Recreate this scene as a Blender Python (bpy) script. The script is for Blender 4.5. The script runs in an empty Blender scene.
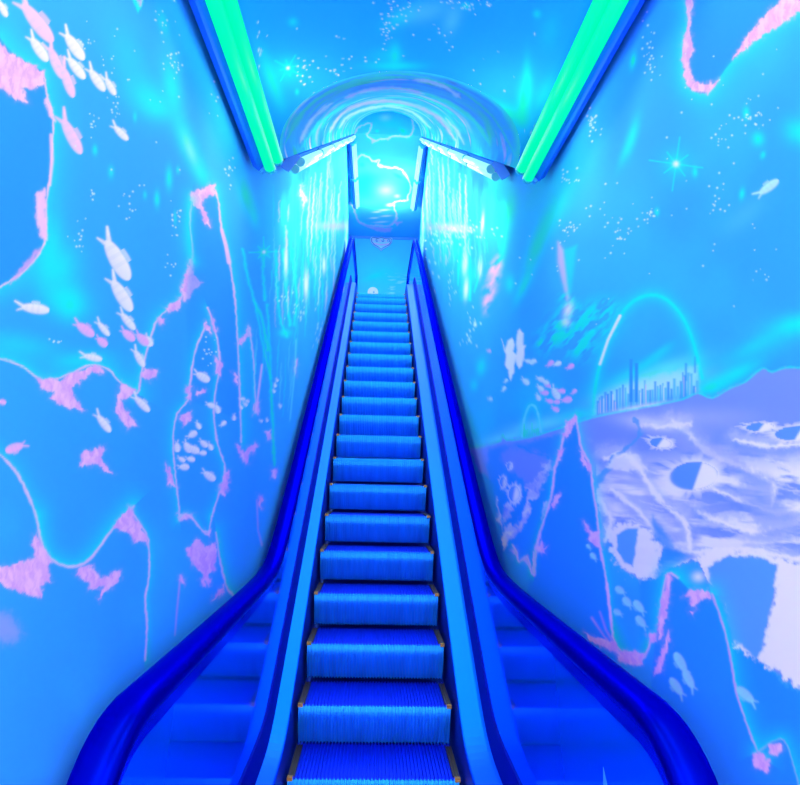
import bpy, bmesh, math, random
import numpy as np
from mathutils import Matrix, Vector

SC = bpy.context.scene
COL = SC.collection
rng = np.random.default_rng(7)
random.seed(7)

# ------------------------------------------------------------------ camera
EYE = Vector((-0.0377, 0.0, 1.55))
F_PX, PITCH, YAW, ROLL = 691.96, 0.12314, 0.03456, 0.022155
cp, sp, cy_, sy_ = math.cos(PITCH), math.sin(PITCH), math.cos(YAW), math.sin(YAW)
FWD = Vector((sy_*cp, cy_*cp, sp))
R0 = Vector((cy_, -sy_, 0)); U0 = R0.cross(FWD)
RGT = R0*math.cos(ROLL) + U0*math.sin(ROLL)
UPV = U0*math.cos(ROLL) - R0*math.sin(ROLL)
cam_d = bpy.data.cameras.new('camera'); cam = bpy.data.objects.new('camera', cam_d); COL.objects.link(cam)
cam.matrix_world = Matrix(((RGT.x, UPV.x, -FWD.x, EYE.x), (RGT.y, UPV.y, -FWD.y, EYE.y),
                           (RGT.z, UPV.z, -FWD.z, EYE.z), (0, 0, 0, 1)))
cam_d.sensor_width = 36; cam_d.lens = 36*F_PX/800; cam_d.clip_start = 0.05; cam_d.clip_end = 100
SC.camera = cam

# ------------------------------------------------------------------ world, exposure, lamp strengths
w = bpy.data.worlds.new('world'); SC.world = w; w.use_nodes = True
w.node_tree.nodes['Background'].inputs[0].default_value = (1.5, 0.85, 0.95, 1)
w.node_tree.nodes['Background'].inputs[1].default_value = 5.5
SC.view_settings.view_transform = 'Standard'; SC.view_settings.look = 'None'
SC.view_settings.gamma = 1; SC.view_settings.use_curve_mapping = False
SC.view_settings.exposure = 0.75
LOW_LAMP = ((1.3, 0.88, 0.9), 8.4, 1.2)      # colour, watts per bulb point: lamps of the lower hall
SLOPE_LAMP = ((1.0, 0.95, 0.95), 22.0, 1.8)
TOP_LAMP = ((1.0, 1.0, 1.0), 34.0, 5.5)

# ------------------------------------------------------------------ helpers
def tag(o, label=None, cat=None, group=None, kind=None):
    for k, v in (('label', label), ('category', cat), ('group', group), ('kind', kind)):
        if v: o[k] = v
    return o

def thing(name, loc, label, cat, group=None):
    o = bpy.data.objects.new(name, None); COL.objects.link(o); o.location = loc
    o.empty_display_size = .1
    return tag(o, label, cat, group)

def mesh_obj(name, verts, faces, mat, parent=None, smooth=False):
    me = bpy.data.meshes.new(name); me.from_pydata([tuple(v) for v in verts], [], faces); me.update()
    if smooth:
        for p in me.polygons: p.use_smooth = True
    me.materials.append(mat)
    o = bpy.data.objects.new(name, me); COL.objects.link(o)
    if parent: o.parent = parent
    return o

class MB:
    def __init__(s): s.v = []; s.f = []
    def box(s, x0, x1, y0, y1, z0, z1):
        b = len(s.v)
        s.v += [(x, y, z) for z in (z0, z1) for y in (y0, y1) for x in (x0, x1)]
        s.f += [tuple(b+i for i in q) for q in ((0, 2, 3, 1), (4, 5, 7, 6), (0, 1, 5, 4), (2, 6, 7, 3), (0, 4, 6, 2), (1, 3, 7, 5))]
    def tube(s, a, b_, r, n=14):
        a = Vector(a); b_ = Vector(b_); d = (b_-a).normalized()
        u = d.orthogonal().normalized(); v = d.cross(u); k = len(s.v)
        for p in (a, b_):
            for i in range(n):
                t = 2*math.pi*i/n; s.v.append(tuple(p+u*r*math.cos(t)+v*r*math.sin(t)))
        for i in range(n): s.f.append((k+i, k+(i+1) % n, k+n+(i+1) % n, k+n+i))
        s.f.append(tuple(k+i for i in range(n))[::-1]); s.f.append(tuple(k+n+i for i in range(n)))
    def sweep(s, path, prof, closed=True):
        """profile (dx, dn) carried along a path of (y, z); dn is measured square to the path"""
        k = len(s.v); m = len(prof); P = [np.array(p) for p in path]
        for i, p in enumerate(P):
            t = P[min(i+1, len(P)-1)] - P[max(i-1, 0)]; t = t/np.linalg.norm(t); n = np.array([-t[1], t[0]])
            for dx, dn in prof: s.v.append((dx, p[0]+n[0]*dn, p[1]+n[1]*dn))
        for i in range(len(P)-1):
            for j in range(m if closed else m-1):
                a = k+i*m+j; b = k+i*m+(j+1) % m
                s.f.append((a, b, b+m, a+m))
        if closed:
            s.f.append(tuple(k+j for j in range(m))[::-1]); s.f.append(tuple(k+(len(P)-1)*m+j for j in range(m)))
    def build(s, name, mat, parent=None, smooth=False):
        o = mesh_obj(name, s.v, s.f, mat, parent, False)
        bm = bmesh.new(); bm.from_mesh(o.data); bmesh.ops.recalc_face_normals(bm, faces=bm.faces); bm.to_mesh(o.data); bm.free()
        if smooth:
            for p in o.data.polygons: p.use_smooth = len(p.vertices) == 4
        return o

def mat(name, base, rough=.5, metal=0., coat=0., emis=None, estr=0., noise=0.0, nscale=8., spec=.5, stretch=(1, 1, 1)):
    m = bpy.data.materials.new(name); m.use_nodes = True; nt = m.node_tree; b = nt.nodes['Principled BSDF']
    b.inputs['Base Color'].default_value = (*base, 1); b.inputs['Roughness'].default_value = rough
    b.inputs['Metallic'].default_value = metal; b.inputs['Coat Weight'].default_value = coat
    b.inputs['Specular IOR Level'].default_value = spec
    if metal > .2: b.inputs['Specular Tint'].default_value = (.03, .25, 1, 1)
    if emis:
        b.inputs['Emission Color'].default_value = (*emis, 1); b.inputs['Emission Strength'].default_value = estr
    if noise:
        tc = nt.nodes.new('ShaderNodeTexCoord'); mp = nt.nodes.new('ShaderNodeMapping'); mp.inputs['Scale'].default_value = stretch
        nz = nt.nodes.new('ShaderNodeTexNoise'); nz.inputs['Scale'].default_value = nscale; nz.inputs['Detail'].default_value = 5
        mx = nt.nodes.new('ShaderNodeMix'); mx.data_type = 'RGBA'
        mx.inputs[6].default_value = (*[c*(1-noise) for c in base], 1); mx.inputs[7].default_value = (*[min(1, c*(1+noise)) for c in base], 1)
        nt.links.new(tc.outputs['Object'], mp.inputs[0]); nt.links.new(mp.outputs[0], nz.inputs['Vector'])
        nt.links.new(nz.outputs['Fac'], mx.inputs[0]); nt.links.new(mx.outputs[2], b.inputs['Base Color'])
    return m

def mural_material():
    m = bpy.data.materials.new('painted_mural'); m.use_nodes = True; nt = m.node_tree; b = nt.nodes['Principled BSDF']
    at = nt.nodes.new('ShaderNodeVertexColor'); at.layer_name = 'paint'
    tc = nt.nodes.new('ShaderNodeTexCoord'); nz = nt.nodes.new('ShaderNodeTexNoise')
    nz.inputs['Scale'].default_value = 1.3; nz.inputs['Detail'].default_value = 6
    mr = nt.nodes.new('ShaderNodeMapRange'); mr.inputs[3].default_value = .9; mr.inputs[4].default_value = 1.08
    mx = nt.nodes.new('ShaderNodeMix'); mx.data_type = 'RGBA'; mx.blend_type = 'MULTIPLY'; mx.inputs[0].default_value = 1
    nt.links.new(tc.outputs['Object'], nz.inputs['Vector']); nt.links.new(nz.outputs['Fac'], mr.inputs[0])
    nt.links.new(at.outputs[0], mx.inputs[6]); nt.links.new(mr.outputs[0], mx.inputs[7])
    nt.links.new(mx.outputs[2], b.inputs['Base Color'])
    b.inputs['Roughness'].default_value = .8; b.inputs['Specular IOR Level'].default_value = .03
    return m

M = {
    'mural': mural_material(),
    'wall_blue': mat('plain_blue_paint', (.07, .42, .93), .6, noise=.05, nscale=2),
    'floor': mat('blue_floor', (.03, .14, .8), .4, noise=.15, nscale=6),
    'white_body': mat('lamp_body_enamel', (.01, .20, .9), .6, spec=.1, noise=.03),
    'cap': mat('lamp_end_cap', (.03, .42, .8), .4, noise=.03),
    'tube_low': mat('green_tube', (.0, .30, .06), .5, emis=(.0, 1., .46), estr=.56, noise=.02, spec=.1),
    'tube_slope': mat('pale_cyan_tube', (.08, .2, .2), .4, emis=(.35, 1., .85), estr=.62, noise=.02),
    'socket': mat('tube_socket', (.03, .7, .6), .4, noise=.03),
    'tread': mat('tread_metal', (.004, .055, .85), .4, metal=.6, noise=.2, nscale=3, stretch=(9, 1, 1), spec=.2),
    'step': mat('cleated_riser_metal', (.01, .31, .98), .38, metal=.45, spec=.3, noise=.4, nscale=3, stretch=(9, 1, 1)),
    'demark': mat('yellow_step_edging', (.34, .23, .03), .5, noise=.2, nscale=30),
    'demark_line': mat('brown_step_edging', (.03, .026, .02), .5, noise=.3, nscale=30),
    'skirt': mat('dark_skirt', (.006, .05, .42), .35, metal=.3, noise=.1),
    'deck': mat('decking_metal', (.0, .16, 1.), .38, metal=.8, noise=.06, nscale=3, stretch=(1, .4, .4)),
    'gasket': mat('panel_gasket', (.0, .006, .34), .5, noise=.1, spec=.05),
    'panel': mat('polished_blue_panel', (.0, .22, 1.), .07, metal=.55, spec=.3, noise=.04, nscale=1.5),
    'rail': mat('handrail_rubber', (.0, .006, .34), .32, metal=1.0, spec=.15, noise=.08, nscale=3),
    'guide': mat('handrail_guide', (.0, .04, .8), .25, metal=.8, noise=.05),
    'comb': mat('comb_plate', (.03, .3, .9), .35, metal=.4, noise=.1),
    'sign': mat('pale_crest_board', (.35, .8, .95), .5, noise=.05),
    'sign_ink': mat('crest_lettering', (.02, .12, .5), .5, noise=.05),
    'sign_pink': mat('crest_pink', (.9, .55, .9), .5, noise=.05),
    'plaque': mat('white_plaque', (.9, .9, .92), .5, noise=.03),
    'sticker': mat('sticker_pale', (.05, .5, .75), .5, noise=.03),
}

# ------------------------------------------------------------------ dimensions (metres; x across, y up the run, z height)
T30 = math.tan(math.radians(30))
NOSE0_Y, NOSE0_Z = 3.454, 0.107
def nose_line(y): return NOSE0_Z + T30*(y-NOSE0_Y)
XL, XR = -0.625, 0.707
XC, HW = (XL+XR)/2, (XR-XL)/2
Y_REAR, Y_BACK = -1.4, 15.48
CEIL_Z, CEIL_Y = 2.99, 3.04
TV = 0.538                                   # pitch of the vault
VB = 0.396; VW = 0.54                                    # rise of the vault
TOP_Z = 7.085
TOP_Y = CEIL_Y + (TOP_Z-CEIL_Z)/TV
LAND_Z = 4.65
def spring(y): return CEIL_Z + TV*(y-CEIL_Y)

# ------------------------------------------------------------------ the mural: a drawing sheet transferred to the walls by a projective map
def lin(r, g, b):
    c = np.array([r, g, b])/255.
    return np.where(c <= .04045, c/12.92, ((c+.055)/1.055)**2.4)

BASE = np.array([.040, .42, .95]); ROCK = np.array([.026, .33, .95])
CYAN = np.array([.010, .90, .56]); GREEN = np.array([.010, .92, .32]); LCYAN = np.array([.16, .85, .9])
PINK = np.array([1., .60, .90]); PINK2 = np.array([.80, .42, .90]); WHITE = np.array([.98, .93, .97]); LAV = np.array([.24, .34, .95])
MAGENTA = np.array([1., .48, .85])

def vnoise(x, y, seed=0):
    xi = np.floor(x).astype(np.int64); yi = np.floor(y).astype(np.int64); fx = x-xi; fy = y-yi
    fx = fx*fx*(3-2*fx); fy = fy*fy*(3-2*fy)
    def h(a, b):
        n = (a*374761393 + b*668265263 + seed*974634777) & 0xffffffff
        n = ((n ^ (n >> 13))*1274126177) & 0xffffffff
        return ((n ^ (n >> 16)) & 0xffff)/65535.
    return (h(xi, yi)*(1-fx)+h(xi+1, yi)*fx)*(1-fy) + (h(xi, yi+1)*(1-fx)+h(xi+1, yi+1)*fx)*fy
def fbm(x, y, seed=0, o=4):
    s = 0; a = .5
    for i in range(o): s = s + a*vnoise(x*2**i, y*2**i, seed+i); a *= .5
    return s/(1-.5**o)

def curve(pts, n=5):
    if len(pts) < 4: return list(pts)
    q = [pts[0]]+list(pts)+[pts[-1]]; out = []
    for k in range(1, len(q)-2):
        a, b, c, d = (np.array(q[k+j], float) for j in (-1, 0, 1, 2))
        for t in np.arange(n)/n: out.append(tuple(.5*(2*b+(c-a)*t+(2*a-5*b+4*c-d)*t*t+(3*b-a-3*c+d)*t**3)))
    return out+[tuple(pts[-1])]

class Paint:
    def __init__(s, P, base=BASE):
        P = np.asarray(P, dtype=float); d = P - np.array(EYE)
        z = d @ np.array(FWD); s.ok = z > .25; zz = np.where(s.ok, z, 1)
        s.x = np.where(s.ok, 400 + F_PX*(d @ np.array(RGT))/zz, -9e3); s.y = np.where(s.ok, 392.5 - F_PX*(d @ np.array(UPV))/zz, -9e3)
        s.P = P; s.c = np.tile(base, (len(P), 1)).astype(float)
    def sel(s, x0, x1, y0, y1):
        return np.nonzero((s.x > x0) & (s.x < x1) & (s.y > y0) & (s.y < y1))[0]
    def mix(s, i, col, a):
        a = np.clip(a, 0, 1)[:, None]; s.c[i] = s.c[i]*(1-a) + np.asarray(col)*a
    def glow(s, cx, cy, rx, ry=None, ang=0, col=CYAN, a=.7, rag=0):
        ry = ry or rx; R = 2.6*max(rx, ry); i = s.sel(cx-R, cx+R, cy-R, cy+R)
        if not len(i): return
        x, y = s.x[i], s.y[i]
        al = a
        if rag: al = a*np.clip((fbm((x+.8*y)/(rag*1.3), (y-.5*x)/(rag*3), 5, 3)-.36)*3.4, 0, 1.2)
        t = math.radians(ang); u = (x-cx)*math.cos(t)+(y-cy)*math.sin(t); v = -(x-cx)*math.sin(t)+(y-cy)*math.cos(t)
        s.mix(i, col, al*np.exp(-((u/rx)**2+(v/ry)**2)))
    def seg(s, x, y, pts, ws=None):
        best = np.full(len(x), 1e9); bw = np.zeros(len(x))
        for k in range(len(pts)-1):
            (x0, y0), (x1, y1) = pts[k], pts[k+1]; dx, dy = x1-x0, y1-y0; L = dx*dx+dy*dy+1e-9
            t = np.clip(((x-x0)*dx+(y-y0)*dy)/L, 0, 1); d = np.hypot(x-x0-t*dx, y-y0-t*dy)
            if ws is not None:
                w = ws[k]+(ws[k+1]-ws[k])*t; d = d-w
            best = np.minimum(best, d)
        return best
    def stroke(s, pts, w=1., col=PINK, a=.9, soft=.7, rag=0., taper=False, vary=True):
        pts = curve(pts, 3); n = len(pts); xs = [p[0] for p in pts]; ys = [p[1] for p in pts]; m = w*2+soft*4+rag+2
        i = s.sel(min(xs)-m, max(xs)+m, min(ys)-m, max(ys)+m)
        if not len(i): return
        x, y = s.x[i], s.y[i]
        if rag: x, y = x+rag*(fbm(x/4, y/4, 3)-.5)*2, y+rag*(fbm(x/4, y/4, 9)-.5)*2
        ws = [w*(.55+.9*random.random()) if vary else w for _ in range(n)]
        if taper: ws[0] = ws[-1] = 0
        d = s.seg(x, y, pts, ws); s.mix(i, col, a/(1+np.exp(np.clip(d/soft*2, -30, 30))))
    def halo(s, pts, w=9, col=CYAN, a=.5, side=0):
        pts = curve(pts, 3)
        xs = [p[0] for p in pts]; ys = [p[1] for p in pts]; m = w*2.5
        i = s.sel(min(xs)-m, max(xs)+m, min(ys)-m, max(ys)+m)
        if not len(i): return
        x, y = s.x[i], s.y[i]; best = np.full(len(x), 1e9); sd = np.zeros(len(x))
        for k in range(len(pts)-1):
            (x0, y0), (x1, y1) = pts[k], pts[k+1]; dx, dy = x1-x0, y1-y0; L = dx*dx+dy*dy+1e-9
            t = np.clip(((x-x0)*dx+(y-y0)*dy)/L, 0, 1); d = np.hypot(x-x0-t*dx, y-y0-t*dy)
            cr = dx*(y-y0)-dy*(x-x0); up = d < best; sd = np.where(up, cr, sd); best = np.where(up, d, best)
        al = a*np.exp(-(best/w)**1.3)
        if side: al = np.where(sd*side > 0, al, al*np.exp(-best/1.2)*.6)
        s.mix(i, col, al)
    def outline(s, pts, w=.9, side=1, hw=8, ha=.5, col=PINK, a=.85):
        s.halo(pts, hw, CYAN, ha, side); s.stroke(pts, w, col, a, .6, .8)
    def poly(s, pts, col=PINK, a=.95, soft=1., rag=2., tex=0., col2=None, ts=(7, 7)):
        xs = [p[0] for p in pts]; ys = [p[1] for p in pts]; m = soft*3+rag+1
        i = s.sel(min(xs)-m, max(xs)+m, min(ys)-m, max(ys)+m)
        if not len(i): return
        x, y = s.x[i], s.y[i]
        if rag: x, y = x+rag*((fbm(x/5, y/5, 13)-.5)*2.4+(fbm(x/2.2, y/4.5, 23, 2)-.5)*.7), y+rag*((fbm(x/5, y/5, 19)-.5)*2.4+(fbm(x/2.5, y/4, 29, 2)-.5)*1.0)
        q = list(pts)+[pts[0]]; d = s.seg(x, y, q); ins = np.zeros(len(x), bool)
        for k in range(len(pts)):
            (x0, y0), (x1, y1) = q[k], q[k+1]
            c = ((y0 > y) != (y1 > y)); xx = x0+(y-y0)*(x1-x0)/((y1-y0) if abs(y1-y0) > 1e-9 else 1e-9)
            ins ^= c & (x < xx)
        sd = np.where(ins, -d, d); al = a/(1+np.exp(np.clip(sd/soft*2, -30, 30)))
        cc = np.asarray(col)
        if tex:
            t = np.clip((fbm(x/ts[0], y/ts[1], 31)-.5)*3*tex+.5, 0, 1)[:, None]; cc = cc*(1-t)+np.asarray(PINK2 if col2 is None else col2)*t
            s.c[i] = s.c[i]*(1-al[:, None])+cc*al[:, None]
        else: s.mix(i, cc, al)
    def flare(s, pts, col=PINK):
        s.poly(pts, PINK2, .5, 2.2, 3); s.poly(pts, col, 1., .6, 2.6, .8, PINK2, (3, 9))
    def fish(s, x, y, L, ang=45, col=WHITE, fat=.27):
        if L < 20: fat = max(fat, .50 if L < 16 else .42); L = L*1.02
        t = math.radians(ang); c, n = math.cos(t), math.sin(t); i = s.sel(x-L, x+L, y-L, y+L)
        if not len(i): return
        u = ((s.x[i]-x)*c+(s.y[i]-y)*n)/L; v = (-(s.x[i]-x)*n+(s.y[i]-y)*c)/L       # head towards +u
        h = fat*.5*np.sqrt(np.clip(1-((u-.12)/.40)**2, 0, 1))*(1+.25*(u-.1))
        f = .9/L
        body = 1/(1+np.exp(np.clip((np.abs(v)-h)/f*2, -30, 30)))*(h > 0)
        def lobe(x1, y1, w0, w1):
            dx, dy = x1+.16, y1; q = np.clip(((u+.16)*dx+v*dy)/(dx*dx+dy*dy), 0, 1); dd = np.hypot(u+.16-q*dx, v-q*dy)-(w0+(w1-w0)*q)
            return 1/(1+np.exp(np.clip(dd/f*2, -30, 30)))
        tail = np.maximum(lobe(-.46, -.13, .05, .02), lobe(-.38, .11, .05, .012))
        fin = 1/(1+np.exp(np.clip((np.abs(v+h+.02)-.05)/f*2, -30, 30)))*(np.abs(u-.12) < .12)*.6
        al = np.clip(np.maximum(np.maximum(body, tail), fin), 0, 1)
        sh = np.clip(.5+v/(fat+.01)*1.1, 0, 1)*.34 + (.10*np.clip(np.sin(u*38)*2, 0, 1)*(u < .3) if L > 11 else 0)
        cc = np.asarray(col)*(1-sh[:, None]) + np.array([.42, .52, .93])*sh[:, None]
        s.c[i] = s.c[i]*(1-al[:, None])+cc*al[:, None]
    def dots(s, cx, cy, rx, ry, n, col=(.75, .95, 1.), r=.7):
        for _ in range(n):
            a_, b_ = random.gauss(cx, rx), random.gauss(cy, ry); rr = r*random.uniform(.6, 1.35)
            i = s.sel(a_-4, a_+4, b_-4, b_+4)
            if len(i): s.mix(i, col, .9*np.exp(-(((s.x[i]-a_)**2+(s.y[i]-b_)**2)/rr**2)))
    def star(s, cx, cy, R, n=4, ang=10, col=GREEN):
        s.glow(cx, cy, R*.28, col=col, a=.8); s.glow(cx, cy, R*.6, col=CYAN, a=.35)
        for k in range(n*2):
            t = math.radians(ang+k*180/n); L = R*(1 if k % 2 == 0 else .55)
            s.stroke([(cx, cy), (cx+L*math.cos(t), cy+L*math.sin(t))], .55, CYAN, .8, .5, vary=False)
        s.glow(cx, cy, R*.1, col=WHITE, a=.9)

def paint_grid(name, P, nu, nv, painter, mat_=None, kind='structure'):
    """P: (nu*nv,3) grid of points on the real surface, coloured by painter(Paint)"""
    pt = Paint(P); painter(pt)
    me = bpy.data.meshes.new(name)
    idx = np.arange(nu*nv).reshape(nu, nv)
    q = np.stack([idx[:-1, :-1], idx[1:, :-1], idx[1:, 1:], idx[:-1, 1:]], -1).reshape(-1, 4)
    return P, q, pt.c

def join_grids(name, parts):
    V, Q, Cc, off = [], [], [], 0
    for P, q, c in parts:
        V.append(P); Q.append(q+off); Cc.append(c); off += len(P)
    V = np.concatenate(V).astype(np.float32); Q = np.concatenate(Q).astype(np.int32); Cc = np.concatenate(Cc)
    me = bpy.data.meshes.new(name); me.vertices.add(len(V)); me.vertices.foreach_set('co', V.ravel())
    me.loops.add(Q.size); me.loops.foreach_set('vertex_index', Q.ravel())
    me.polygons.add(len(Q)); me.polygons.foreach_set('loop_start', np.arange(0, Q.size, 4, dtype=np.int32))
    me.update(calc_edges=True)
    ca = me.color_attributes.new('paint', 'FLOAT_COLOR', 'POINT')
    rgba = np.ones((len(V), 4), np.float32); rgba[:, :3] = Cc; ca.data.foreach_set('color', rgba.ravel())
    me.materials.append(M['mural']); me.validate()
    o = bpy.data.objects.new(name, me); COL.objects.link(o); o['kind'] = 'structure'
    return o

# --- column positions: denser towards the far end so that the brushwork stays crisp along the whole run
def ycols(x_off, n):
    near = np.linspace(Y_REAR, .8, 14)[:-1]
    t = np.linspace(1/.8, 1/Y_BACK, n); return np.concatenate([near, 1/t])

def wall_x(side, y):
    w_ = np.clip((y-TOP_Y)/(Y_BACK-TOP_Y), 0, 1)*.13
    return XL-w_ if side < 0 else XR+w_

def wall_points(side, nc, nr):
    ys = ycols(.65, nc); P = []
    top = np.where(ys < CEIL_Y, CEIL_Z, np.minimum(spring(ys), TOP_Z))
    bot = np.where(ys < 3.6, 0.0, np.maximum(0, np.minimum(nose_line(ys)-.55, LAND_Z)))
    bot = np.minimum(bot, LAND_Z)
    f = np.concatenate([np.linspace(0, .2, 24)[:-1], np.linspace(.2, 1, nr-23)])
    Y = np.repeat(ys[:, None], nr, 1); Z = bot[:, None]+(top-bot)[:, None]*f[None]
    X = wall_x(side, Y)
    return np.stack([X, Y, Z], -1).reshape(-1, 3), len(ys), nr

def streaks(p, x0, x1, y0, y1, n, cols, wmin=.35, wmax=1.0, lmin=15, lmax=60, lean=.05, a=.7):
    for _ in range(n):
        x = random.uniform(x0, x1); y = random.uniform(y0, y1); L = random.uniform(lmin, lmax); k = random.choice(cols)
        p.stroke([(x, y), (x+random.uniform(-1.5, 1.5)+lean*L*.5, y+L*.5), (x+lean*L, y+L)], random.uniform(wmin, wmax), k, a*random.uniform(.5, 1), .6, 1.2, taper=True)

def soft_variation(p):
    i = np.nonzero(p.ok)[0]
    n = fbm(p.x[i]/90+3, p.y[i]/110+8, 40, 3)
    p.mix(i, np.array([.05, .62, .95]), np.clip((n-.5)*1.6, 0, .45))

# =================================================================== LEFT WALL MURAL
def paint_left(p):
    soft_variation(p)
    # airbrushed aurora
    for a in ((150, 100, 24, 16, 40, CYAN, .75), (158, 108, 12, 9, 30, GREEN, .6), (172, 88, 9, 26, -10, CYAN, .75), (186, 140, 9, 26, -20, GREEN, .8), (200, 172, 8, 20, -25, GREEN, .7),
              (190, 150, 4, 14, -20, np.array([.35, 1, .45]), .45), (246, 196, 7, 20, -15, GREEN, .75), (254, 215, 5, 14, -10, CYAN, .6), (206, 60, 22, 60, -25, CYAN, .35), (228, 130, 16, 50, -20, CYAN, .4),
              (163, 22, 5, 13, -15, CYAN, .6), (130, 60, 20, 40, -20, CYAN, .3), (95, 150, 2.6, 5, 0, GREEN, .8), (135, 117, 2, 5, 0, CYAN, .6), (169, 178, 3.4, 11, 0, GREEN, .9), (157, 199, 2.8, 8, 0, GREEN, .9),
              (111, 172, 3, 6, 0, CYAN, .7), (178, 170, 2, 4, 0, CYAN, .7), (175, 218, 1.6, 7, 0, GREEN, .6), (145, 195, 2, 4, 0, CYAN, .6), (58, 268, 20, 24, 20, GREEN, .75), (66, 300, 24, 18, 30, CYAN, .9),
              (70, 305, 10, 12, 0, GREEN, .8), (50, 250, 10, 30, 10, CYAN, .6), (20, 345, 40, 12, 10, CYAN, .45), (80, 360, 26, 8, -5, CYAN, .6), (270, 200, 12, 50, 0, CYAN, .4), (300, 210, 26, 60, 0, CYAN, .35), (330, 190, 16, 50, 0, CYAN, .55)):
        p.glow(a[0], a[1], a[2], a[3], a[4], a[5], a[6], rag=0)
    # hanging rock at the upper left
    r1 = [(0, 38), (12, 52), (30, 64), (44, 72), (47, 95), (53, 118), (52, 150), (50, 178), (46, 205), (46, 235), (42, 248), (33, 262), (18, 276), (-6, 290)]
    p.poly([(-40, 20)]+r1+[(-40, 300)], ROCK, .9, 1, 0)
    p.halo(r1, 12, CYAN, .5, -1)
    p.flare([(-8, 34), (12, 55), (30, 65), (44, 72), (45, 84), (37, 84), (34, 90), (22, 88), (28, 104), (14, 98), (4, 90), (-8, 82)])
    p.stroke(r1[3:], .8, PINK, .85, .6, 1)
    p.poly([(46, 95), (52, 108), (55, 122), (50, 116), (46, 104)]); p.poly([(37, 192), (45, 188), (47, 240), (41, 238), (36, 215)], soft=1.2)
    p.poly([(42, 248), (33, 262), (16, 278), (10, 282), (26, 262), (36, 250)], PINK2, .8, 1.5)
    p.stroke([(51, 135), (52, 160), (50, 185)], 1.6, PINK, .8, .8)
    # second rock, with its flares
    r2 = [(-6, 357), (20, 365), (38, 378), (52, 380), (75, 372), (90, 365), (108, 369), (118, 380), (137, 393), (141, 375), (147, 350), (155, 325), (162, 314), (180, 300), (190, 275), (193, 250), (190, 225), (192, 196)]
    p.halo(r2[:9], 10, CYAN, .6, -1); p.halo(r2[8:], 7, CYAN, .55, -1); p.stroke(r2, .7, PINK, .75, .6, .8)
    for f in ([(36, 378), (60, 380), (78, 372), (95, 364), (104, 371), (90, 374), (80, 381), (72, 388), (76, 400), (84, 411), (70, 408), (50, 399), (56, 392), (44, 390)],
              [(122, 383), (135, 392), (122, 400), (124, 408), (137, 425), (127, 429), (115, 412), (117, 400)], [(81, 466), (84, 452), (105, 447), (100, 458), (113, 474), (102, 470), (98, 465)],
              [(143, 369), (158, 372), (150, 381), (142, 378)], [(183, 283), (192, 256), (193, 276), (203, 282), (194, 290), (186, 302), (182, 296)], [(165, 307), (180, 299), (178, 310), (168, 312)], [(158, 318), (166, 320), (163, 325), (158, 322)]):
        p.flare(f)
    # tall spire
    p.poly([(192, 200), (200, 188), (214, 186), (219, 205), (223, 240), (232, 270), (237, 330), (240, 420), (190, 400), (186, 300), (191, 250)], ROCK, .55, 2, 0)
    r3 = [(215, 190), (219, 205), (222, 232), (230, 265), (235, 300), (238, 350), (240, 400), (241, 442)]
    p.outline(r3, .7, -1, 8, .5); p.stroke([(222, 230), (226, 245), (229, 262)], 1.5)
    p.flare([(190, 196), (198, 189), (204, 190), (207, 185), (215, 183), (215, 193), (208, 196), (203, 204), (206, 212), (211, 227), (203, 221), (199, 210), (192, 206)])
    p.halo([(192, 200), (189, 225), (190, 250), (194, 262)], 5, CYAN, .6, 0)
    # inner cave outlines
    p.outline([(205, 328), (196, 348), (191, 375), (188, 400), (177, 414), (173, 440), (175, 470), (178, 498), (180, 520)], .7, 1, 6, .5)
    p.outline([(208, 308), (215, 330), (219, 352), (219, 372), (215, 395), (214, 420), (218, 445), (224, 462), (225, 478), (219, 494), (212, 516)], .7, 1, 5, .5)
    for f in ([(205, 322), (210, 326), (210, 333), (205, 329)], [(210, 312), (217, 330), (214, 332)], [(217, 358), (223, 366), (219, 376), (215, 371)], [(187, 388), (191, 386), (190, 401), (186, 398)], [(180, 418), (192, 411), (190, 420), (184, 426)],
              [(196, 391), (207, 389), (203, 394), (197, 395)], [(166, 463), (172, 475), (176, 488), (168, 484)], [(220, 492), (223, 476), (228, 470), (228, 484), (225, 495)], [(178, 512), (188, 515), (193, 514), (194, 519), (180, 520)], [(241, 346), (238, 344), (245, 332), (249, 325), (250, 333), (244, 340)],
              [(238, 446), (245, 451), (255, 443), (257, 447), (250, 455), (247, 464), (242, 458)], [(233, 374), (238, 375), (237, 384), (234, 380)], [(253, 408), (258, 400), (258, 413), (255, 414)], [(266, 432), (271, 431), (271, 438), (268, 439)], [(271, 470), (276, 470), (275, 478), (272, 477)], [(258, 495), (262, 498), (262, 508), (259, 503)], [(295, 360), (298, 362), (296, 374)]):
        p.flare(f)
    p.outline([(250, 328), (254, 365), (256, 412)], .5, 1, 3, .4); p.stroke([(256, 412), (262, 365)], .6, PINK)
    for l in ([(243, 250), (248, 280), (255, 303), (262, 340), (271, 378)], [(253, 300), (262, 318), (268, 350)], [(267, 305), (270, 350), (271, 390), (273, 430), (274, 465)], [(276, 250), (277, 290), (281, 322), (287, 336)], [(283, 250), (286, 290), (290, 325)], [(292, 250), (297, 300), (294, 325)], [(262, 255), (265, 300)]):
        p.stroke(l, 1.1, CYAN, .85, 1.1, 1.2)
    p.glow(285, 333, 6, 4, 0, CYAN, .9)
    p.stroke([(257, 500), (258, 530), (262, 545)], .5, PINK2, .6); p.stroke([(296, 340), (295, 370), (290, 420)], .5, LCYAN, .7)
    # lower loops
    r4 = [(-6, 450), (8, 462), (20, 478), (30, 500), (36, 516), (42, 545), (52, 560), (72, 567), (90, 559), (108, 535), (125, 515), (134, 506)]
    p.halo(r4[4:], 10, CYAN, .75, -1); p.halo(r4[:5], 8, CYAN, .4, -1); p.stroke(r4, 1.0, PINK, .8, .8, .8)
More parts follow.
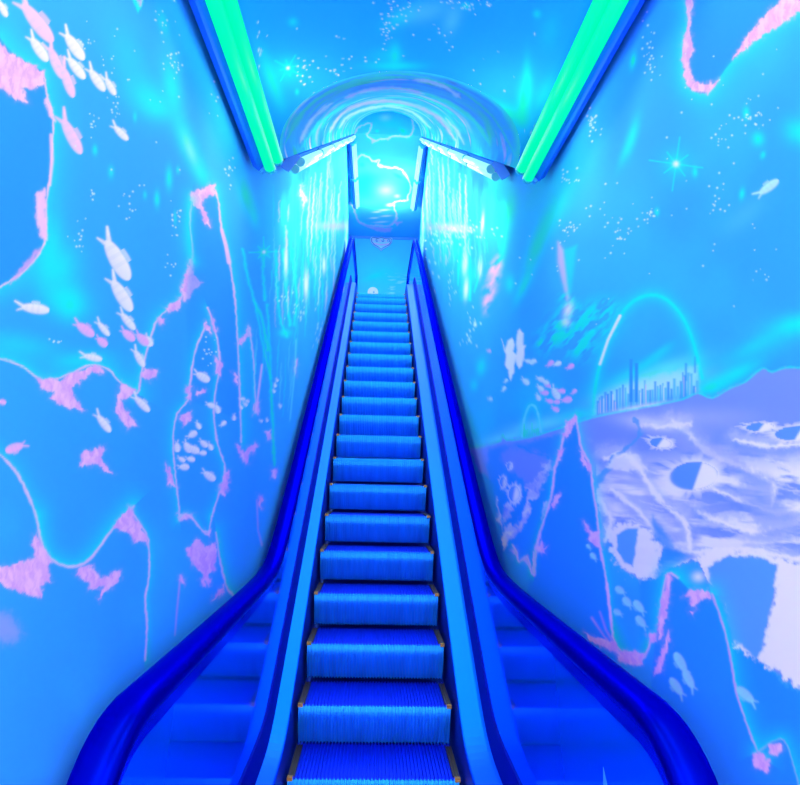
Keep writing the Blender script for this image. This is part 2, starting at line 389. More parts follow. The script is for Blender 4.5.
    p.outline([(130, 510), (140, 524), (148, 540), (149, 575), (145, 600), (147, 625), (145, 660)], .7, -1, 6, .5)
    for f in ([(-6, 568), (8, 566), (20, 562), (38, 558), (46, 566), (52, 582), (42, 583), (42, 597), (22, 593), (4, 586), (-6, 580)], [(75, 574), (80, 566), (92, 566), (99, 578), (110, 577), (119, 569), (120, 580), (110, 588), (99, 599), (103, 586), (90, 590), (92, 582), (82, 579)],
              [(113, 528), (122, 514), (131, 507), (135, 518), (146, 537), (147, 542), (140, 540), (135, 542), (128, 532), (118, 529)], [(32, 545), (36, 533), (44, 550), (52, 562), (44, 566), (36, 560)], [(187, 551), (193, 545), (197, 540), (205, 546), (217, 543), (215, 554), (215, 568), (209, 576), (210, 586), (205, 580), (201, 572), (195, 568), (191, 560)],
              [(201, 580), (206, 578), (205, 586), (202, 585)], [(181, 574), (185, 578), (184, 584), (181, 583)], [(213, 601), (219, 590), (224, 586), (222, 594)], [(204, 531), (210, 530), (209, 538)]):
        p.flare(f)
    p.outline([(180, 520), (186, 514), (194, 520), (200, 528), (208, 534), (212, 516)], .6, -1, 5, .5)
    p.outline([(216, 532), (220, 560), (226, 585), (234, 597)], .6, -1, 8, .6); p.stroke([(180, 580), (177, 610), (175, 635)], .5, PINK2, .6)
    p.poly([(-6, 612), (10, 615), (22, 632), (14, 642), (-6, 640)], PINK2, .3, 4, 4)
    # fish: x, y, length, heading
    for f in ((72, 43, 40, 55), (37, 46, 36, 55), (74, 65, 34, 52), (95, 77, 33, 55), (109, 84, 25, 60), (119, 131, 25, 45), (114, 254, 58, 60), (119, 291, 46, 58), (126, 319, 27, 50), (31, 308, 36, 8), (102, 327, 22, 50), (90, 357, 24, 12),
              (138, 356, 24, 60), (140, 402, 26, 45), (102, 421, 27, 52), (201, 376, 19, 30), (148, 340, 14, 60), (1, 6, 24, 60), (210, 405, 10, 20), (217, 408, 11, 70), (198, 425, 9, 60), (191.6, 435, 12, -30), (187, 446, 14, 60), (192, 449, 15, 20), (203, 443, 11, 40), (202, 453, 9, 0), (210, 446, 9, 60), (177, 446, 12, 85),
              (181, 459, 9, 30), (190, 459, 10, 10), (183, 467, 12, 0), (208, 475, 17, 35), (223, 424, 8, -40), (234, 417, 7, 90), (242, 399, 6, 0), (245, 404, 6, 40), (241, 407, 5, 60), (247, 401, 5, 20), (261, 421, 4, 20), (267, 420, 4, 70), (275, 385, 5, 80), (277, 380, 4, 60), (274, 391, 4, 60), (280, 406, 4, 50)):
        p.fish(*f, WHITE)
    for f in ((54, 58, 44, 66), (66, 77, 42, 70), (69, 131, 50, 62), (33, 17, 62, 52)): p.fish(*f, PINK, .22)
    for f in ((83, 328, 26, 35), (101, 341, 15, 40), (127, 334, 19, 40), (141, 338, 19, 45), (17, 447, 24, 160), (1, 402, 10, 10)): p.fish(*f, MAGENTA, .36)
    p.poly([(133, 0), (143, 0), (141, 10), (138, 13), (135, 7)], CYAN, .9, 1, 1); p.poly([(133, -4), (142, -4), (140, 6)], PINK2, .7)
    for d in ((83, 42, 6, 8, 9), (104, 62, 6, 6, 7), (116, 105, 4, 10, 12), (91, 122, 3, 6, 10), (175, 62, 4, 6, 14), (160, 20, 4, 8, 10), (93, 195, 2, 3, 8), (80, 240, 5, 9, 14), (130, 200, 7, 12, 14), (57, 341, 4, 2, 7), (210, 350, 4, 6, 16), (175, 215, 4, 12, 18), (228, 168, 3, 8, 12),
              (258, 50, 3, 10, 12), (215, 100, 5, 10, 6), (150, 70, 30, 40, 24), (290, 300, 6, 8, 16), (300, 315, 4, 5, 12), (170, 262, 4, 8, 8), (316, 330, 3, 12, 12)):
        p.dots(*d)
    p.star(264, 252, 15, 4, 88, CYAN)
    # glittering streaks on the far stretch
    streaks(p, 272, 345, 185, 290, 60, [CYAN, LCYAN, CYAN, PINK], .3, .8, 12, 55, -.02, .7)
    streaks(p, 300, 347, 150, 235, 60, [WHITE, PINK, PINK, CYAN, LCYAN, GREEN, ROCK], .3, .8, 20, 80, -.05, .7)
    streaks(p, 255, 330, 230, 370, 36, [CYAN, LCYAN], .3, .7, 20, 70, -.05, .6)
    p.glow(334, 226, 16, 4, 0, PINK2, .6); p.flare([(302, 185), (305, 198), (304, 206), (301, 196)])
    for a in ((286, 262, 1.6, 12), (306, 285, 2, 12), (324, 265, 1.4, 8)): p.glow(a[0], a[1], a[2], a[3], 0, WHITE, .9)

# =================================================================== RIGHT WALL MURAL
CITY = None
def crater(p, cx, cy, rx, ry, ang=0, rim=2.2, split=.1):
    i = p.sel(cx-rx*2.4, cx+rx*2.4, cy-ry*2.8, cy+ry*2.8)
    if not len(i): return
    t = math.radians(ang); x, y = p.x[i], p.y[i]
    u = ((x-cx)*math.cos(t)+(y-cy)*math.sin(t))/rx; v = (-(x-cx)*math.sin(t)+(y-cy)*math.cos(t))/ry
    r = np.hypot(u, v); th = np.arctan2(v, u)
    ray = vnoise(th*9+50, r*0+3, 77)*.9*np.clip(vnoise(th*3+9, r*0, 5)+.3, 0, 1)
    out = np.clip(1-(r-1)/(.25+ray), 0, 1)*(r >= 1)
    p.mix(i, WHITE, out*.9)
    ins = 1/(1+np.exp(np.clip((r-1)*rx*1.2, -30, 30)))
    side = 1/(1+np.exp(np.clip(-(u-split+.25*v)*rx*2.2, -30, 30)))
    colr = np.array([.13, .36, .93])[None]*(1-side[:, None])+WHITE[None]*side[:, None]
    p.c[i] = p.c[i]*(1-ins[:, None])+colr*ins[:, None]

def paint_right(p):
    soft_variation(p)
    for a in ((507, 215, 9, 26, 12, GREEN, .85), (500, 185, 14, 40, 10, CYAN, .6), (503, 250, 4, 18, 10, CYAN, .6), (553, 213, 9, 30, 28, CYAN, .7), (537, 246, 8, 32, 22, GREEN, .7), (524, 285, 5, 20, 25, CYAN, .8), (510, 284, 5, 9, 0, CYAN, .7), (560, 180, 26, 60, 25, CYAN, .4), (632, 137, 5, 20, 15, GREEN, .7), (626, 150, 4, 18, 22, CYAN, .5),
              (633, 61, 3, 8, 10, GREEN, .9), (758, 139, 6, 7, 0, GREEN, .95), (746, 113, 3.4, 6, 0, GREEN, .9), (763, 155, 2.6, 4, 20, GREEN, .8), (742, 194, 3, 6, 10, CYAN, .9), (695, 172, 2.6, 5, 0, GREEN, .9), (657, 212, 2.4, 4, 0, CYAN, .9), (798, 132, 12, 14, -50, CYAN, .8), (538, 12, 4, 4, 0, CYAN, .8), (600, 60, 16, 70, 22, CYAN, .35),
              (535, 190, 12, 40, 20, CYAN, .4), (745, 215, 26, 10, -40, LCYAN, .2), (481, 367, 5, 9, 10, CYAN, .7), (474, 385, 4, 6, 0, CYAN, .5), (455, 215, 14, 50, 0, CYAN, .55), (440, 190, 14, 60, 0, CYAN, .6), (535, 400, 30, 24, 0, CYAN, .3), (478, 430, 20, 30, 0, CYAN, .25)):
        p.glow(*a[:5], a[5], a[6])
    # hanging crystal
    cr = [(686, -6), (689, 18), (683, 45), (684, 76), (690, 89), (705, 94), (718, 80), (733, 60), (760, 36), (800, 6), (830, -10)]
    p.poly(cr+[(830, -60), (686, -60)], ROCK, .95, 1, 0); p.halo(cr, 10, CYAN, .6, 1)
    p.flare([(685, -6), (694, -6), (690, 25), (693, 50), (688, 70), (694, 82), (703, 84), (708, 84), (718, 80), (708, 94), (692, 90), (684, 78), (682, 45), (688, 20)])
    p.flare([(733, 60), (745, 38), (762, 18), (785, -4), (804, -4), (804, 6), (785, 22), (770, 31), (750, 44)])
    p.star(676, 164, 27, 4, 98, GREEN)
    p.fish(766, 189, 30, -36, np.array([.5, .95, .85]))
    for d in ((650, 50, 4, 16, 30), (592, 125, 3, 8, 26), (612, 215, 16, 14, 16), (650, 215, 4, 6, 16), (622, 240, 5, 8, 16), (755, 115, 9, 10, 26), (719, 140, 4, 6, 10), (720, 200, 5, 8, 12), (735, 120, 20, 8, 8), (570, 175, 8, 6, 14), (568, 228, 4, 4, 12), (765, 275, 4, 4, 6), (565, 245, 30, 30, 20),
              (700, 150, 50, 60, 20), (472, 322, 5, 7, 12), (468, 340, 6, 5, 12), (450, 285, 4, 8, 16), (470, 232, 20, 6, 20), (720, 240, 40, 20, 10), (430, 260, 6, 16, 10)):
        p.dots(*d)
    # beam and clouds above the far school of fish
    p.poly([(567, 300), (558, 262), (558, 242), (563, 250), (569, 298)], PINK, .6, 1.6, 0); p.poly([(568, 300), (564, 250), (577, 245), (570, 298)], CYAN, .6, 2, 0)
    for a in ((570, 306, 5, 10), (566, 322, 8, 8), (575, 335, 9, 12), (590, 322, 14, 10), (602, 312, 10, 7), (545, 343, 6, 7), (556, 332, 7, 7), (582, 345, 9, 7), (605, 325, 8, 6)): p.glow(a[0], a[1], a[2]*1.5, a[3]*1.5, -20, CYAN, 1.3, rag=5)
    p.glow(568, 310, 4, 7, 20, WHITE, .8); p.glow(566, 322, 4, 4, 0, np.array([.8, 1, .6]), .7)
    for a in ((494, 272, 5, 12), (490, 290, 5, 12), (487, 303, 3.5, 9), (498, 268, 3, 9)): p.glow(a[0], a[1], a[2], a[3], 8, MAGENTA, 1.1, rag=4)
    # glass capsules
    p.stroke([(458, 285), (459, 262), (464, 240), (468, 240), (470, 262), (470, 300)], .8, CYAN, .9, .8); p.poly([(459, 262), (465, 240), (470, 262), (470, 300), (460, 300)], CYAN, .5, 2, 1)
    for a in ((465, 264, 2.2, 9), (480, 268, 1.8, 8), (466, 289, 2, 9), (482.5, 224, 1.3, 9)): p.glow(a[0], a[1], a[2], a[3], 4, WHITE, 1)
    p.stroke([(481, 258), (478, 280), (474, 292)], .6, CYAN); p.glow(474, 275, 4, 12, 0, GREEN, .5)
    # pair of white birds
    p.poly([(501.5, 339), (505, 349), (508, 341), (512, 338), (515, 345), (513, 351), (518, 356), (514, 366), (514, 372), (510, 381), (508, 370), (505, 365), (506, 355)], WHITE, 1, .7, .8)
    p.poly([(516, 340), (518, 331), (520, 329), (523, 333), (523, 345), (525.5, 345), (524, 355), (522, 366), (519, 369), (516, 362), (517, 350)], WHITE, 1, .7, .8)
    for f in ((527, 361, 7, 20), (533, 362, 7, 160), (525, 381, 10, 40), (506, 381, 5, -50), (504, 389, 6, -60), (557, 364, 9, -20), (540, 379, 9, 20), (545, 382, 9, 30), (540, 388, 9, 40), (538, 397, 8, 60), (555, 392, 16, 60), (533, 361, 7, 0), (475, 324, 5, 80), (589, 440, 8, 30), (599, 446, 10, 30), (490, 399, 5, 0)):
        p.fish(*f, np.array([.75, .95, .95]), .36)
    for f in ((550, 364, 9, -40), (570, 367, 9, -30), (544, 393, 9, 0), (549, 401, 8, 20), (561, 391, 9, 10), (566, 400, 12, -10), (574, 392, 7, -45), (555, 409, 9, 30), (556, 402, 8, 0), (548, 386, 6, 0), (489, 351, 4, 0), (490, 453, 5, 20), (493, 461, 4, 60), (497, 463, 5, 50), (491, 466, 4, 0)):
        p.fish(*f, MAGENTA, .45)
    # sky band over the horizon, big dome and its city
    for a in ((645, 385, 50, 14, -14, CYAN, .7), (655, 375, 34, 8, -20, np.array([.5, .98, .9]), .6), (712, 386, 20, 8, -20, GREEN, 1), (735, 374, 26, 8, -25, CYAN, .9), (795, 325, 24, 10, -10, GREEN, .9), (765, 345, 40, 12, -28, CYAN, .35), (755, 345, 26, 7, -30, CYAN, .4), (660, 352, 16, 4, -35, CYAN, .5), (540, 425, 34, 7, -12, LCYAN, .9), (505, 438, 22, 5, -12, LCYAN, .9), (580, 415, 20, 6, -8, CYAN, .7)):
        p.glow(*a[:5], a[5], a[6])
    dome = [(594, 414), (595, 390), (600, 364), (608, 340), (620, 316), (634, 301), (651, 295), (667, 300), (683, 318), (694, 345), (702, 378)]
    p.glow(655, 378, 44, 14, -16, GREEN, .9); p.glow(640, 368, 30, 5, -30, CYAN, .6); p.glow(650, 388, 40, 8, -14, WHITE, .55); p.halo(dome, 6, CYAN, .75, 0); p.stroke(dome, 1.6, CYAN, 1, .8, vary=False); p.stroke(dome[2:5], .9, WHITE, .9, .7)
    p.poly([(597, 412), (597, 398), (640, 380), (697, 366), (697, 390)], np.array([.45, .9, .95]), .65, 3, 2)
    R_ = random.Random(3)
    x = 597.
    while x < 696:
        bw = R_.uniform(1.2, 2.8); base = 413-(x-597)*.20; h = R_.uniform(6, 17)+(8 if 600 < x < 690 else 0)*R_.random()
        p.poly([(x, base+3), (x, base-h), (x+bw, base-h), (x+bw, base+3)], R_.choice([np.array([.08, .45, .85]), np.array([.12, .6, .9]), np.array([.05, .38, .8])]), .95, .5, 0)
        if R_.random() < .5: p.stroke([(x+bw+.4, base), (x+bw+.4, base-h*.8)], .4, R_.choice([WHITE, CYAN, PINK]), .7, .4, vary=False)
        x += bw+R_.uniform(.2, 1.2)
    for xx, tt, bb in ((631, 359, 402), (636.4, 363, 402)): p.poly([(xx-1.7, bb), (xx-1.7, tt), (xx+1.7, tt), (xx+1.7, bb)], np.array([.04, .38, .82]), 1, .5, 0)
    p.stroke([(695, 372), (695, 357)], .7, np.array([.05, .4, .8])); p.stroke([(686, 380), (686, 364)], .9, np.array([.05, .4, .8]))
    p.glow(640, 408, 26, 3, -10, WHITE, .9)
    d2 = [(522, 437), (524, 420), (528, 408), (532, 405), (536, 408), (539, 418), (541, 432)]
    p.halo(d2, 3, CYAN, .6, 0); p.stroke(d2, .9, LCYAN, 1, .6)
    for k in range(8): p.stroke([(524+k*2, 436), (524+k*2, 436-R_.uniform(5, 14))], .5, GREEN, .8, .5)
    # lunar ground: broad lavender plain
    hor = [(470, 447), (482, 446), (500, 441), (503, 434), (507, 440), (530, 437), (560, 428), (594, 417), (640, 408), (680, 400), (698, 393), (712, 398), (730, 388), (745, 382), (762, 368), (772, 372), (790, 367), (830, 372)]
    ground = hor+[(830, 700), (800, 690), (775, 672), (745, 652), (733, 640), (728, 620), (722, 600), (708, 583), (696, 560), (672, 568), (655, 580), (638, 578), (622, 568), (612, 550), (604, 530), (597, 505), (593, 480), (585, 466), (560, 455), (520, 462), (492, 480), (478, 470)]
    p.poly(ground, LAV*.92+BASE*.08, .95, 1.2, 2)
    p.stroke(hor, .8, CYAN, .7, .8)
    i = p.sel(596, 840, 395, 700)
    # wind-blown light streaks over the plain
    gx, gy = p.x[i], p.y[i]
    st = fbm((gx-700)/46+(gy-500)/60, (gy-(gx-700)*.10)/9, 61, 4); far = np.clip((gy-(455-(gx-600)*.12))/40, 0, 1)
    isground = np.abs(p.c[i][:, 0]-(LAV*.92+BASE*.08)[0]) < .03
    p.mix(i, WHITE*.97+LAV*.03, np.clip((st-.41)*5, 0, 1)*far*isground*.95)
    p.poly([(600, 470), (625, 455), (650, 470), (690, 500), (700, 540), (660, 545), (620, 520), (600, 500)], WHITE, .35, 9, 6)
    DK = np.array([.11, .28, .93])
    for l, w_ in (([(672, 422), (686, 430), (700, 446), (720, 458), (750, 470), (772, 484), (772, 505)], 2.2), ([(605, 458), (625, 455), (640, 470), (660, 500), (685, 522), (690, 550)], 2.4), ([(700, 512), (750, 531), (800, 521), (830, 520)], 2.4),
                  ([(612, 490), (640, 512), (662, 540), (690, 552), (740, 549), (800, 560)], 2.2), ([(735, 440), (770, 446), (800, 444), (830, 450)], 1.8), ([(640, 425), (660, 427), (690, 424)], 1.5), ([(600, 500), (612, 520), (606, 540)], 1.8), ([(715, 490), (740, 500), (775, 512), (800, 508)], 1.6)):
        low = [(a+2, b+6) for a, b in l]; p.stroke(low, w_*2.4, DK, .6, 4, 2); p.stroke(l, w_, WHITE, .95, 1.2, 2.2)
        p.stroke([(a-3, b-5) for a, b in l], w_*1.6, WHITE, .45, 5, 3)
    for k in range(46):
        x_ = random.uniform(605, 800); y_ = random.uniform(462, 560)+(700-x_)*.05; L_ = random.uniform(10, 34)
        p.stroke([(x_, y_), (x_+L_*.5, y_+L_*.10), (x_+L_, y_+L_*.30)], .8, random.choice([WHITE, WHITE, DK]), .55, 1., 2, taper=True)
    p.glow(655, 425, 34, 7, 10, WHITE, .55); p.glow(700, 418, 50, 10, 0, WHITE*.5+LAV*.5, .35)
    # dark ragged valley and canyon
    p.stroke([(634, 418), (640, 430), (636, 440), (622, 452), (612, 458), (608, 468), (597, 480), (593, 488)], 1.9, np.array([.12, .40, .93]), .9, .7, 2)
    p.poly([(596, 480), (612, 460), (616, 464), (604, 480), (596, 492)], np.array([.12, .42, .93]), .9, 1, 2)
    p.poly([(615, 455), (636, 453), (648, 470), (628, 472), (606, 468)], WHITE, .8, 1.5, 2); p.poly([(640, 425), (700, 440), (735, 452), (750, 470), (730, 470), (690, 452), (650, 436)], LAV*.8+WHITE*.2, .6, 3, 3)
    p.poly([(745, 470), (776, 480), (774, 498), (790, 512), (800, 520), (800, 540), (760, 530), (740, 500)], np.array([.30, .42, .95]), .7, 4, 5); p.poly([(690, 495), (730, 500), (745, 520), (700, 515)], np.array([.28, .40, .95]), .6, 4, 4)
    crater(p, 694, 476, 24, 14, -4, split=.15); crater(p, 661, 443, 11, 5, 8, split=-.1)
    crater(p, 760, 427, 14, 4, -3, split=.1); crater(p, 795, 433, 20, 7, -5, split=.2)
    p.poly([(652, 515), (664, 530), (676, 548), (690, 556), (676, 566), (668, 580), (690, 600), (700, 640), (640, 640), (640, 580), (655, 578)], ROCK, .85, 2.5, 1)
    # mid crater with ragged white rim
    p.poly([(608, 532), (618, 524), (636, 523), (650, 531), (661, 548), (658, 568), (650, 578), (636, 576), (622, 570), (611, 552)], WHITE, .95, 1.6, 5)
    p.poly([(617, 535), (627, 528), (638, 528), (636, 545), (633, 566), (624, 562), (617, 550)], np.array([.10, .42, .93]), .97, .8, 1)
    # huge crater at the right edge
    p.poly([(694, 560), (712, 548), (735, 551), (762, 550), (784, 560), (830, 575), (830, 708), (798, 688), (778, 672), (760, 664), (742, 650), (732, 646), (740, 640), (756, 652), (760, 655), (774, 600), (776, 568), (760, 558), (728, 557), (708, 568)], WHITE, 1, 1.2, 4.5)
    p.poly([(708, 567), (728, 556), (760, 557), (777, 566), (774, 590), (768, 620), (762, 650), (756, 660), (742, 645), (732, 640), (724, 604), (712, 590)], np.array([.12, .41, .93]), 1, 1.2, 1.5)
    p.poly([(735, 650), (750, 655), (775, 676), (800, 694), (830, 712), (830, 820), (730, 820), (724, 700)], ROCK, 1, 1.5, 4)
    p.glow(698, 577, 6, 5, 0, WHITE, .95)
    # left lunar patch
    p.poly([(488, 448), (530, 442), (560, 434), (562, 450), (556, 466), (552, 492), (541, 530), (534, 560), (500, 552), (496, 500), (486, 470)], ROCK, .9, 2, 2)
    p.poly([(512, 446), (535, 452), (556, 462), (545, 476), (530, 486), (510, 470), (500, 455)], LAV, .75, 3, 3); p.stroke([(519, 446), (535, 453), (555, 460)], .9, ROCK, .9, .8, 2)
    for f in ([(526, 487), (536, 477), (545, 470), (548, 474), (544, 483), (539, 497), (529, 499), (530, 509), (526, 523), (520, 530), (515, 538), (509, 541), (504, 548), (502, 540), (506, 528), (512, 524), (515, 528), (520, 520), (524, 512), (526, 500)], [(503, 512), (508, 500), (514, 508), (508, 518), (503, 524)], [(541, 464), (550, 461), (554, 467), (550, 472), (543, 471)], [(540, 510), (546, 503), (550, 500), (549, 508), (544, 514), (541, 519)], [(497, 498), (500, 512), (502, 530), (498, 520)]):
        p.poly(f, WHITE*.93, .9, .9, 3.4, .6, LAV)
    crater(p, 514.5, 494, 5.5, 8, 0, split=-.1); crater(p, 503, 482, 3, 5, 0); crater(p, 509.5, 466, 2.6, 3, 0)
    # rock spire in front of the plain
    sl = [(576, 417), (568, 424), (563, 440), (560, 455), (555, 468), (552, 494), (546, 514), (541, 530), (536, 550), (534, 575)]
    sr = [(576, 417), (579, 436), (582, 450), (590, 466), (593, 489), (597, 515), (600, 547), (607, 584), (610, 612), (613, 637)]
    p.poly(sl[::-1]+sr[1:]+[(620, 660), (560, 640), (530, 600)], ROCK, 1, .8, 0)
    p.poly([(534, 550), (541, 530), (600, 548), (613, 637), (620, 680), (520, 640)], ROCK, 1, 1.5, 0)
    p.outline(sl, .9, 1, 5, .5, PINK, .9); p.outline(sr, .9, -1, 6, .6, PINK, .85)
    for f in ([(563, 434), (568, 421), (575, 416), (577, 420), (572, 428), (567, 438)], [(557, 448), (564, 450), (562, 456), (559, 461)], [(579, 449), (585, 456), (591, 465), (590, 472), (584, 464)], [(552, 503), (556, 495), (561, 492), (558, 500), (553, 507)], [(583, 520), (590, 531), (599, 533), (601, 550), (592, 542)], [(536, 551), (541, 540), (543, 548), (548, 545), (545, 553)], [(513, 552), (517, 548), (518, 560)], [(524, 560), (528, 557), (530, 568)]):
        p.flare(f)
    p.outline([(513, 545), (517, 552), (519, 562), (527, 556), (532, 574), (534, 552)], .5, 1, 3, .4)
    # loop of rock above the handrail
    lp = [(607, 584), (613, 637), (621, 651), (633, 662), (645, 656), (652, 637), (658, 634), (662, 601), (668, 574), (678, 578)]
    p.halo(lp[1:], 9, CYAN, .7, -1); p.stroke(lp, .9, PINK, .85, .7, .8)
    r6 = [(678, 578), (690, 590), (712, 594), (722, 622), (730, 655), (736, 690), (746, 722), (757, 750), (764, 758)]
    p.poly([(668, 574), (690, 586), (712, 592), (722, 622), (731, 658), (738, 695), (757, 752), (720, 790), (650, 700), (655, 640)], ROCK, .95, 1, 0)
    p.outline(r6[2:], .8, -1, 9, .7, PINK2, .8); p.halo(r6[:3], 7, CYAN, .6, -1)
    for f in ([(658, 640), (658, 622), (662, 598), (667, 575), (672, 575), (670, 595), (666, 615), (661, 640)], [(616, 652), (630, 651), (645, 654), (643, 664), (630, 665), (620, 660)], [(654, 676), (660, 655), (669, 630), (668, 650), (660, 672)], [(683, 597), (692, 590), (708, 590), (710, 597), (700, 600), (696, 608), (690, 605), (691, 599)],
              [(755, 752), (760, 754), (768, 760), (768, 772), (756, 768), (753, 762)], [(769, 745), (780, 744), (783, 750), (776, 755), (770, 752)], [(585, 633), (598, 638), (612, 640), (620, 652), (604, 648), (590, 640)], [(648, 634), (655, 633), (655, 642), (649, 642)], [(690, 612), (694, 611), (693, 615)]):
        p.flare(f)
    p.stroke([(592, 618), (604, 636), (616, 650)], .8, PINK2, .7, 1); p.stroke([(600, 612), (606, 630), (613, 642)], .6, PINK2, .6, 1)
    p.outline([(757, 752), (764, 748), (772, 742), (784, 740), (792, 760), (800, 790)], .5, -1, 8, .6, PINK2, .4)
    for f in ((621, 591, 13, 35), (628, 603, 14, 50), (640, 608, 18, 50), (618.5, 613, 11, 30), (642, 623, 17, 50), (682, 665, 28, 60), (690, 682, 26, 62), (678, 689, 26, 55), (748, 697, 28, 42), (589, 547, 7, 50), (594, 557, 10, 50)):
        x_, y_, L, an = f; p.fish(x_, y_, L, an+180, np.array([.30, .85, .85]), .32)
    # bright streaks on the far stretch
    streaks(p, 420, 466, 140, 205, 66, [WHITE, PINK, PINK, CYAN, LCYAN, GREEN, ROCK], .3, .8, 20, 75, .03, .7)
    streaks(p, 425, 500, 180, 240, 30, [CYAN, LCYAN], .4, 1, 15, 50, .04, .6)
    streaks(p, 430, 470, 235, 260, 16, [CYAN, PINK, LCYAN], .3, .7, 8, 24, .03, .7)
    p.glow(450, 228, 18, 4, 3, PINK2, .75); p.dots(452, 229, 14, 3, 26, (1, .6, .9), .8); p.dots(440, 238, 14, 6, 40)

# =================================================================== CEILING MURALS
def paint_ceiling(p):
    soft_variation(p); i = np.nonzero(p.ok)[0]; p.mix(i, np.array([.012, .46, .93]), np.full(len(i), .85))
    for a in ((272, 80, 7, 30, -20, GREEN, .7), (286, 70, 14, 12, 0, CYAN, .6), (293, 22, 5, 5, 0, CYAN, .7), (395, 56, 6, 12, 0, CYAN, .95), (395, 66, 26, 5, 0, CYAN, .9), (400, 18, 18, 8, -30, CYAN, .6), (425, 12, 22, 10, -15, LCYAN, .4), (452, 20, 8, 14, 20, LCYAN, .4), (524, 100, 7, 26, 8, GREEN, 1), (505, 112, 22, 9, 20, GREEN, .9), (527, 85, 4, 24, 0, CYAN, .9), (500, 122, 16, 10, 30, CYAN, .7), (545, 95, 10, 20, 30, CYAN, .6),
              (537, 14, 4, 4, 0, GREEN, .7), (297, 92, 2, 3, 0, CYAN, .8), (466, 6, 4, 3, 0, GREEN, .8), (550, 30, 10, 20, 10, CYAN, .3), (495, 125, 12, 6, 20, CYAN, .7), (385, 56, 16, 8, 0, GREEN, .4)):
        p.glow(*a[:5], a[5], a[6])
    p.star(288, 68, 15, 4, 30, GREEN)
    for d in ((302, 70, 4, 6, 14), (330, 80, 16, 20, 26), (388, 30, 5, 8, 24), (400, 8, 10, 6, 26), (470, 3, 10, 4, 24), (446, 2, 4, 3, 8), (430, 40, 20, 8, 10), (260, 55, 4, 12, 14), (540, 130, 8, 6, 16), (360, 55, 20, 10, 14), (500, 60, 25, 20, 8)): p.dots(*d)

def vault_painter(S, TH):
    def f(p):
        # rings running round the barrel, streaky along their length
        s_ = S.ravel(); th = TH.ravel()
        n = fbm(s_*1.5+3, th*1.2, 90, 4); m = fbm(s_*4+th*.8, th*2.2+5, 70, 3); k = fbm(s_*7+th*1.2, th*1.6+20, 50, 3)
        def put(col, a): 
            a = np.clip(a, 0, 1)[:, None]; p.c[:] = p.c*(1-a)+np.asarray(col)*a
        put(np.array([.01, .60, .95]), np.full(len(s_), .8))
        put(CYAN, (n-.47)*2.8); put(GREEN, (m-.62)*4.0); put(np.array([.01, .38, .95]), (k-.58)*3)
        put(WHITE, (fbm(s_*6+th*.9, th*1.3+9, 33, 3)-.74)*7); put(PINK, (fbm(s_*5+th*1.1+40, th*1.4+2, 44, 3)-.74)*7)
        for c, w_, col in ((1.5, .09, PINK), (2.3, .06, WHITE), (3.0, .14, PINK), (4.4, .12, WHITE), (5.4, .16, CYAN), (6.6, .12, PINK), (7.4, .14, WHITE), (7.9, .2, CYAN)):
            sk = (s_-c-.12*np.sin(th*3+c*5)-.3*(fbm(th*2+c, th*0+c, 3, 2)-.5))/w_
            put(col, .6*np.exp(-sk**2)*np.clip(-.1+1.2*fbm(th*2.3+c*7, th*0+2, 8, 2)-.1, 0, 1))
        edge = np.clip(s_, 0, 9)
        put(CYAN, .75*np.exp(-(edge/.10)**2))
        for l, w_, c in (([(300, 143), (309, 124), (320, 112), (332, 103)], 1.5, WHITE), ([(413, 80), (430, 82), (447, 88), (460, 98)], 1.5, WHITE), ([(345, 98), (365, 91), (395, 88), (425, 94)], 1.2, PINK), ([(330, 132), (338, 118), (352, 107), (384, 101), (418, 107), (440, 120), (455, 140)], 1.2, PINK),
                         ([(340, 128), (350, 115), (384, 106), (412, 112), (430, 128)], 1.1, WHITE), ([(290, 135), (305, 110), (330, 92), (365, 80), (400, 77)], 2.2, CYAN), ([(420, 92), (450, 104), (475, 122), (490, 146)], 2.2, CYAN), ([(446, 118), (458, 132), (464, 144)], 1.2, WHITE), ([(300, 150), (318, 124), (345, 104)], 1.6, CYAN), ([(285, 145), (300, 115), (335, 88), (393, 73), (450, 86), (492, 116), (515, 155)], .9, CYAN)):
            p.stroke(l, w_, c, .9, 1., .8, taper=True)
        p.glow(453, 83, 8, 1.6, 22, np.array([.05, .3, .55]), .9); p.glow(540, 100, 4, 4, 0, CYAN, .1)
    return f

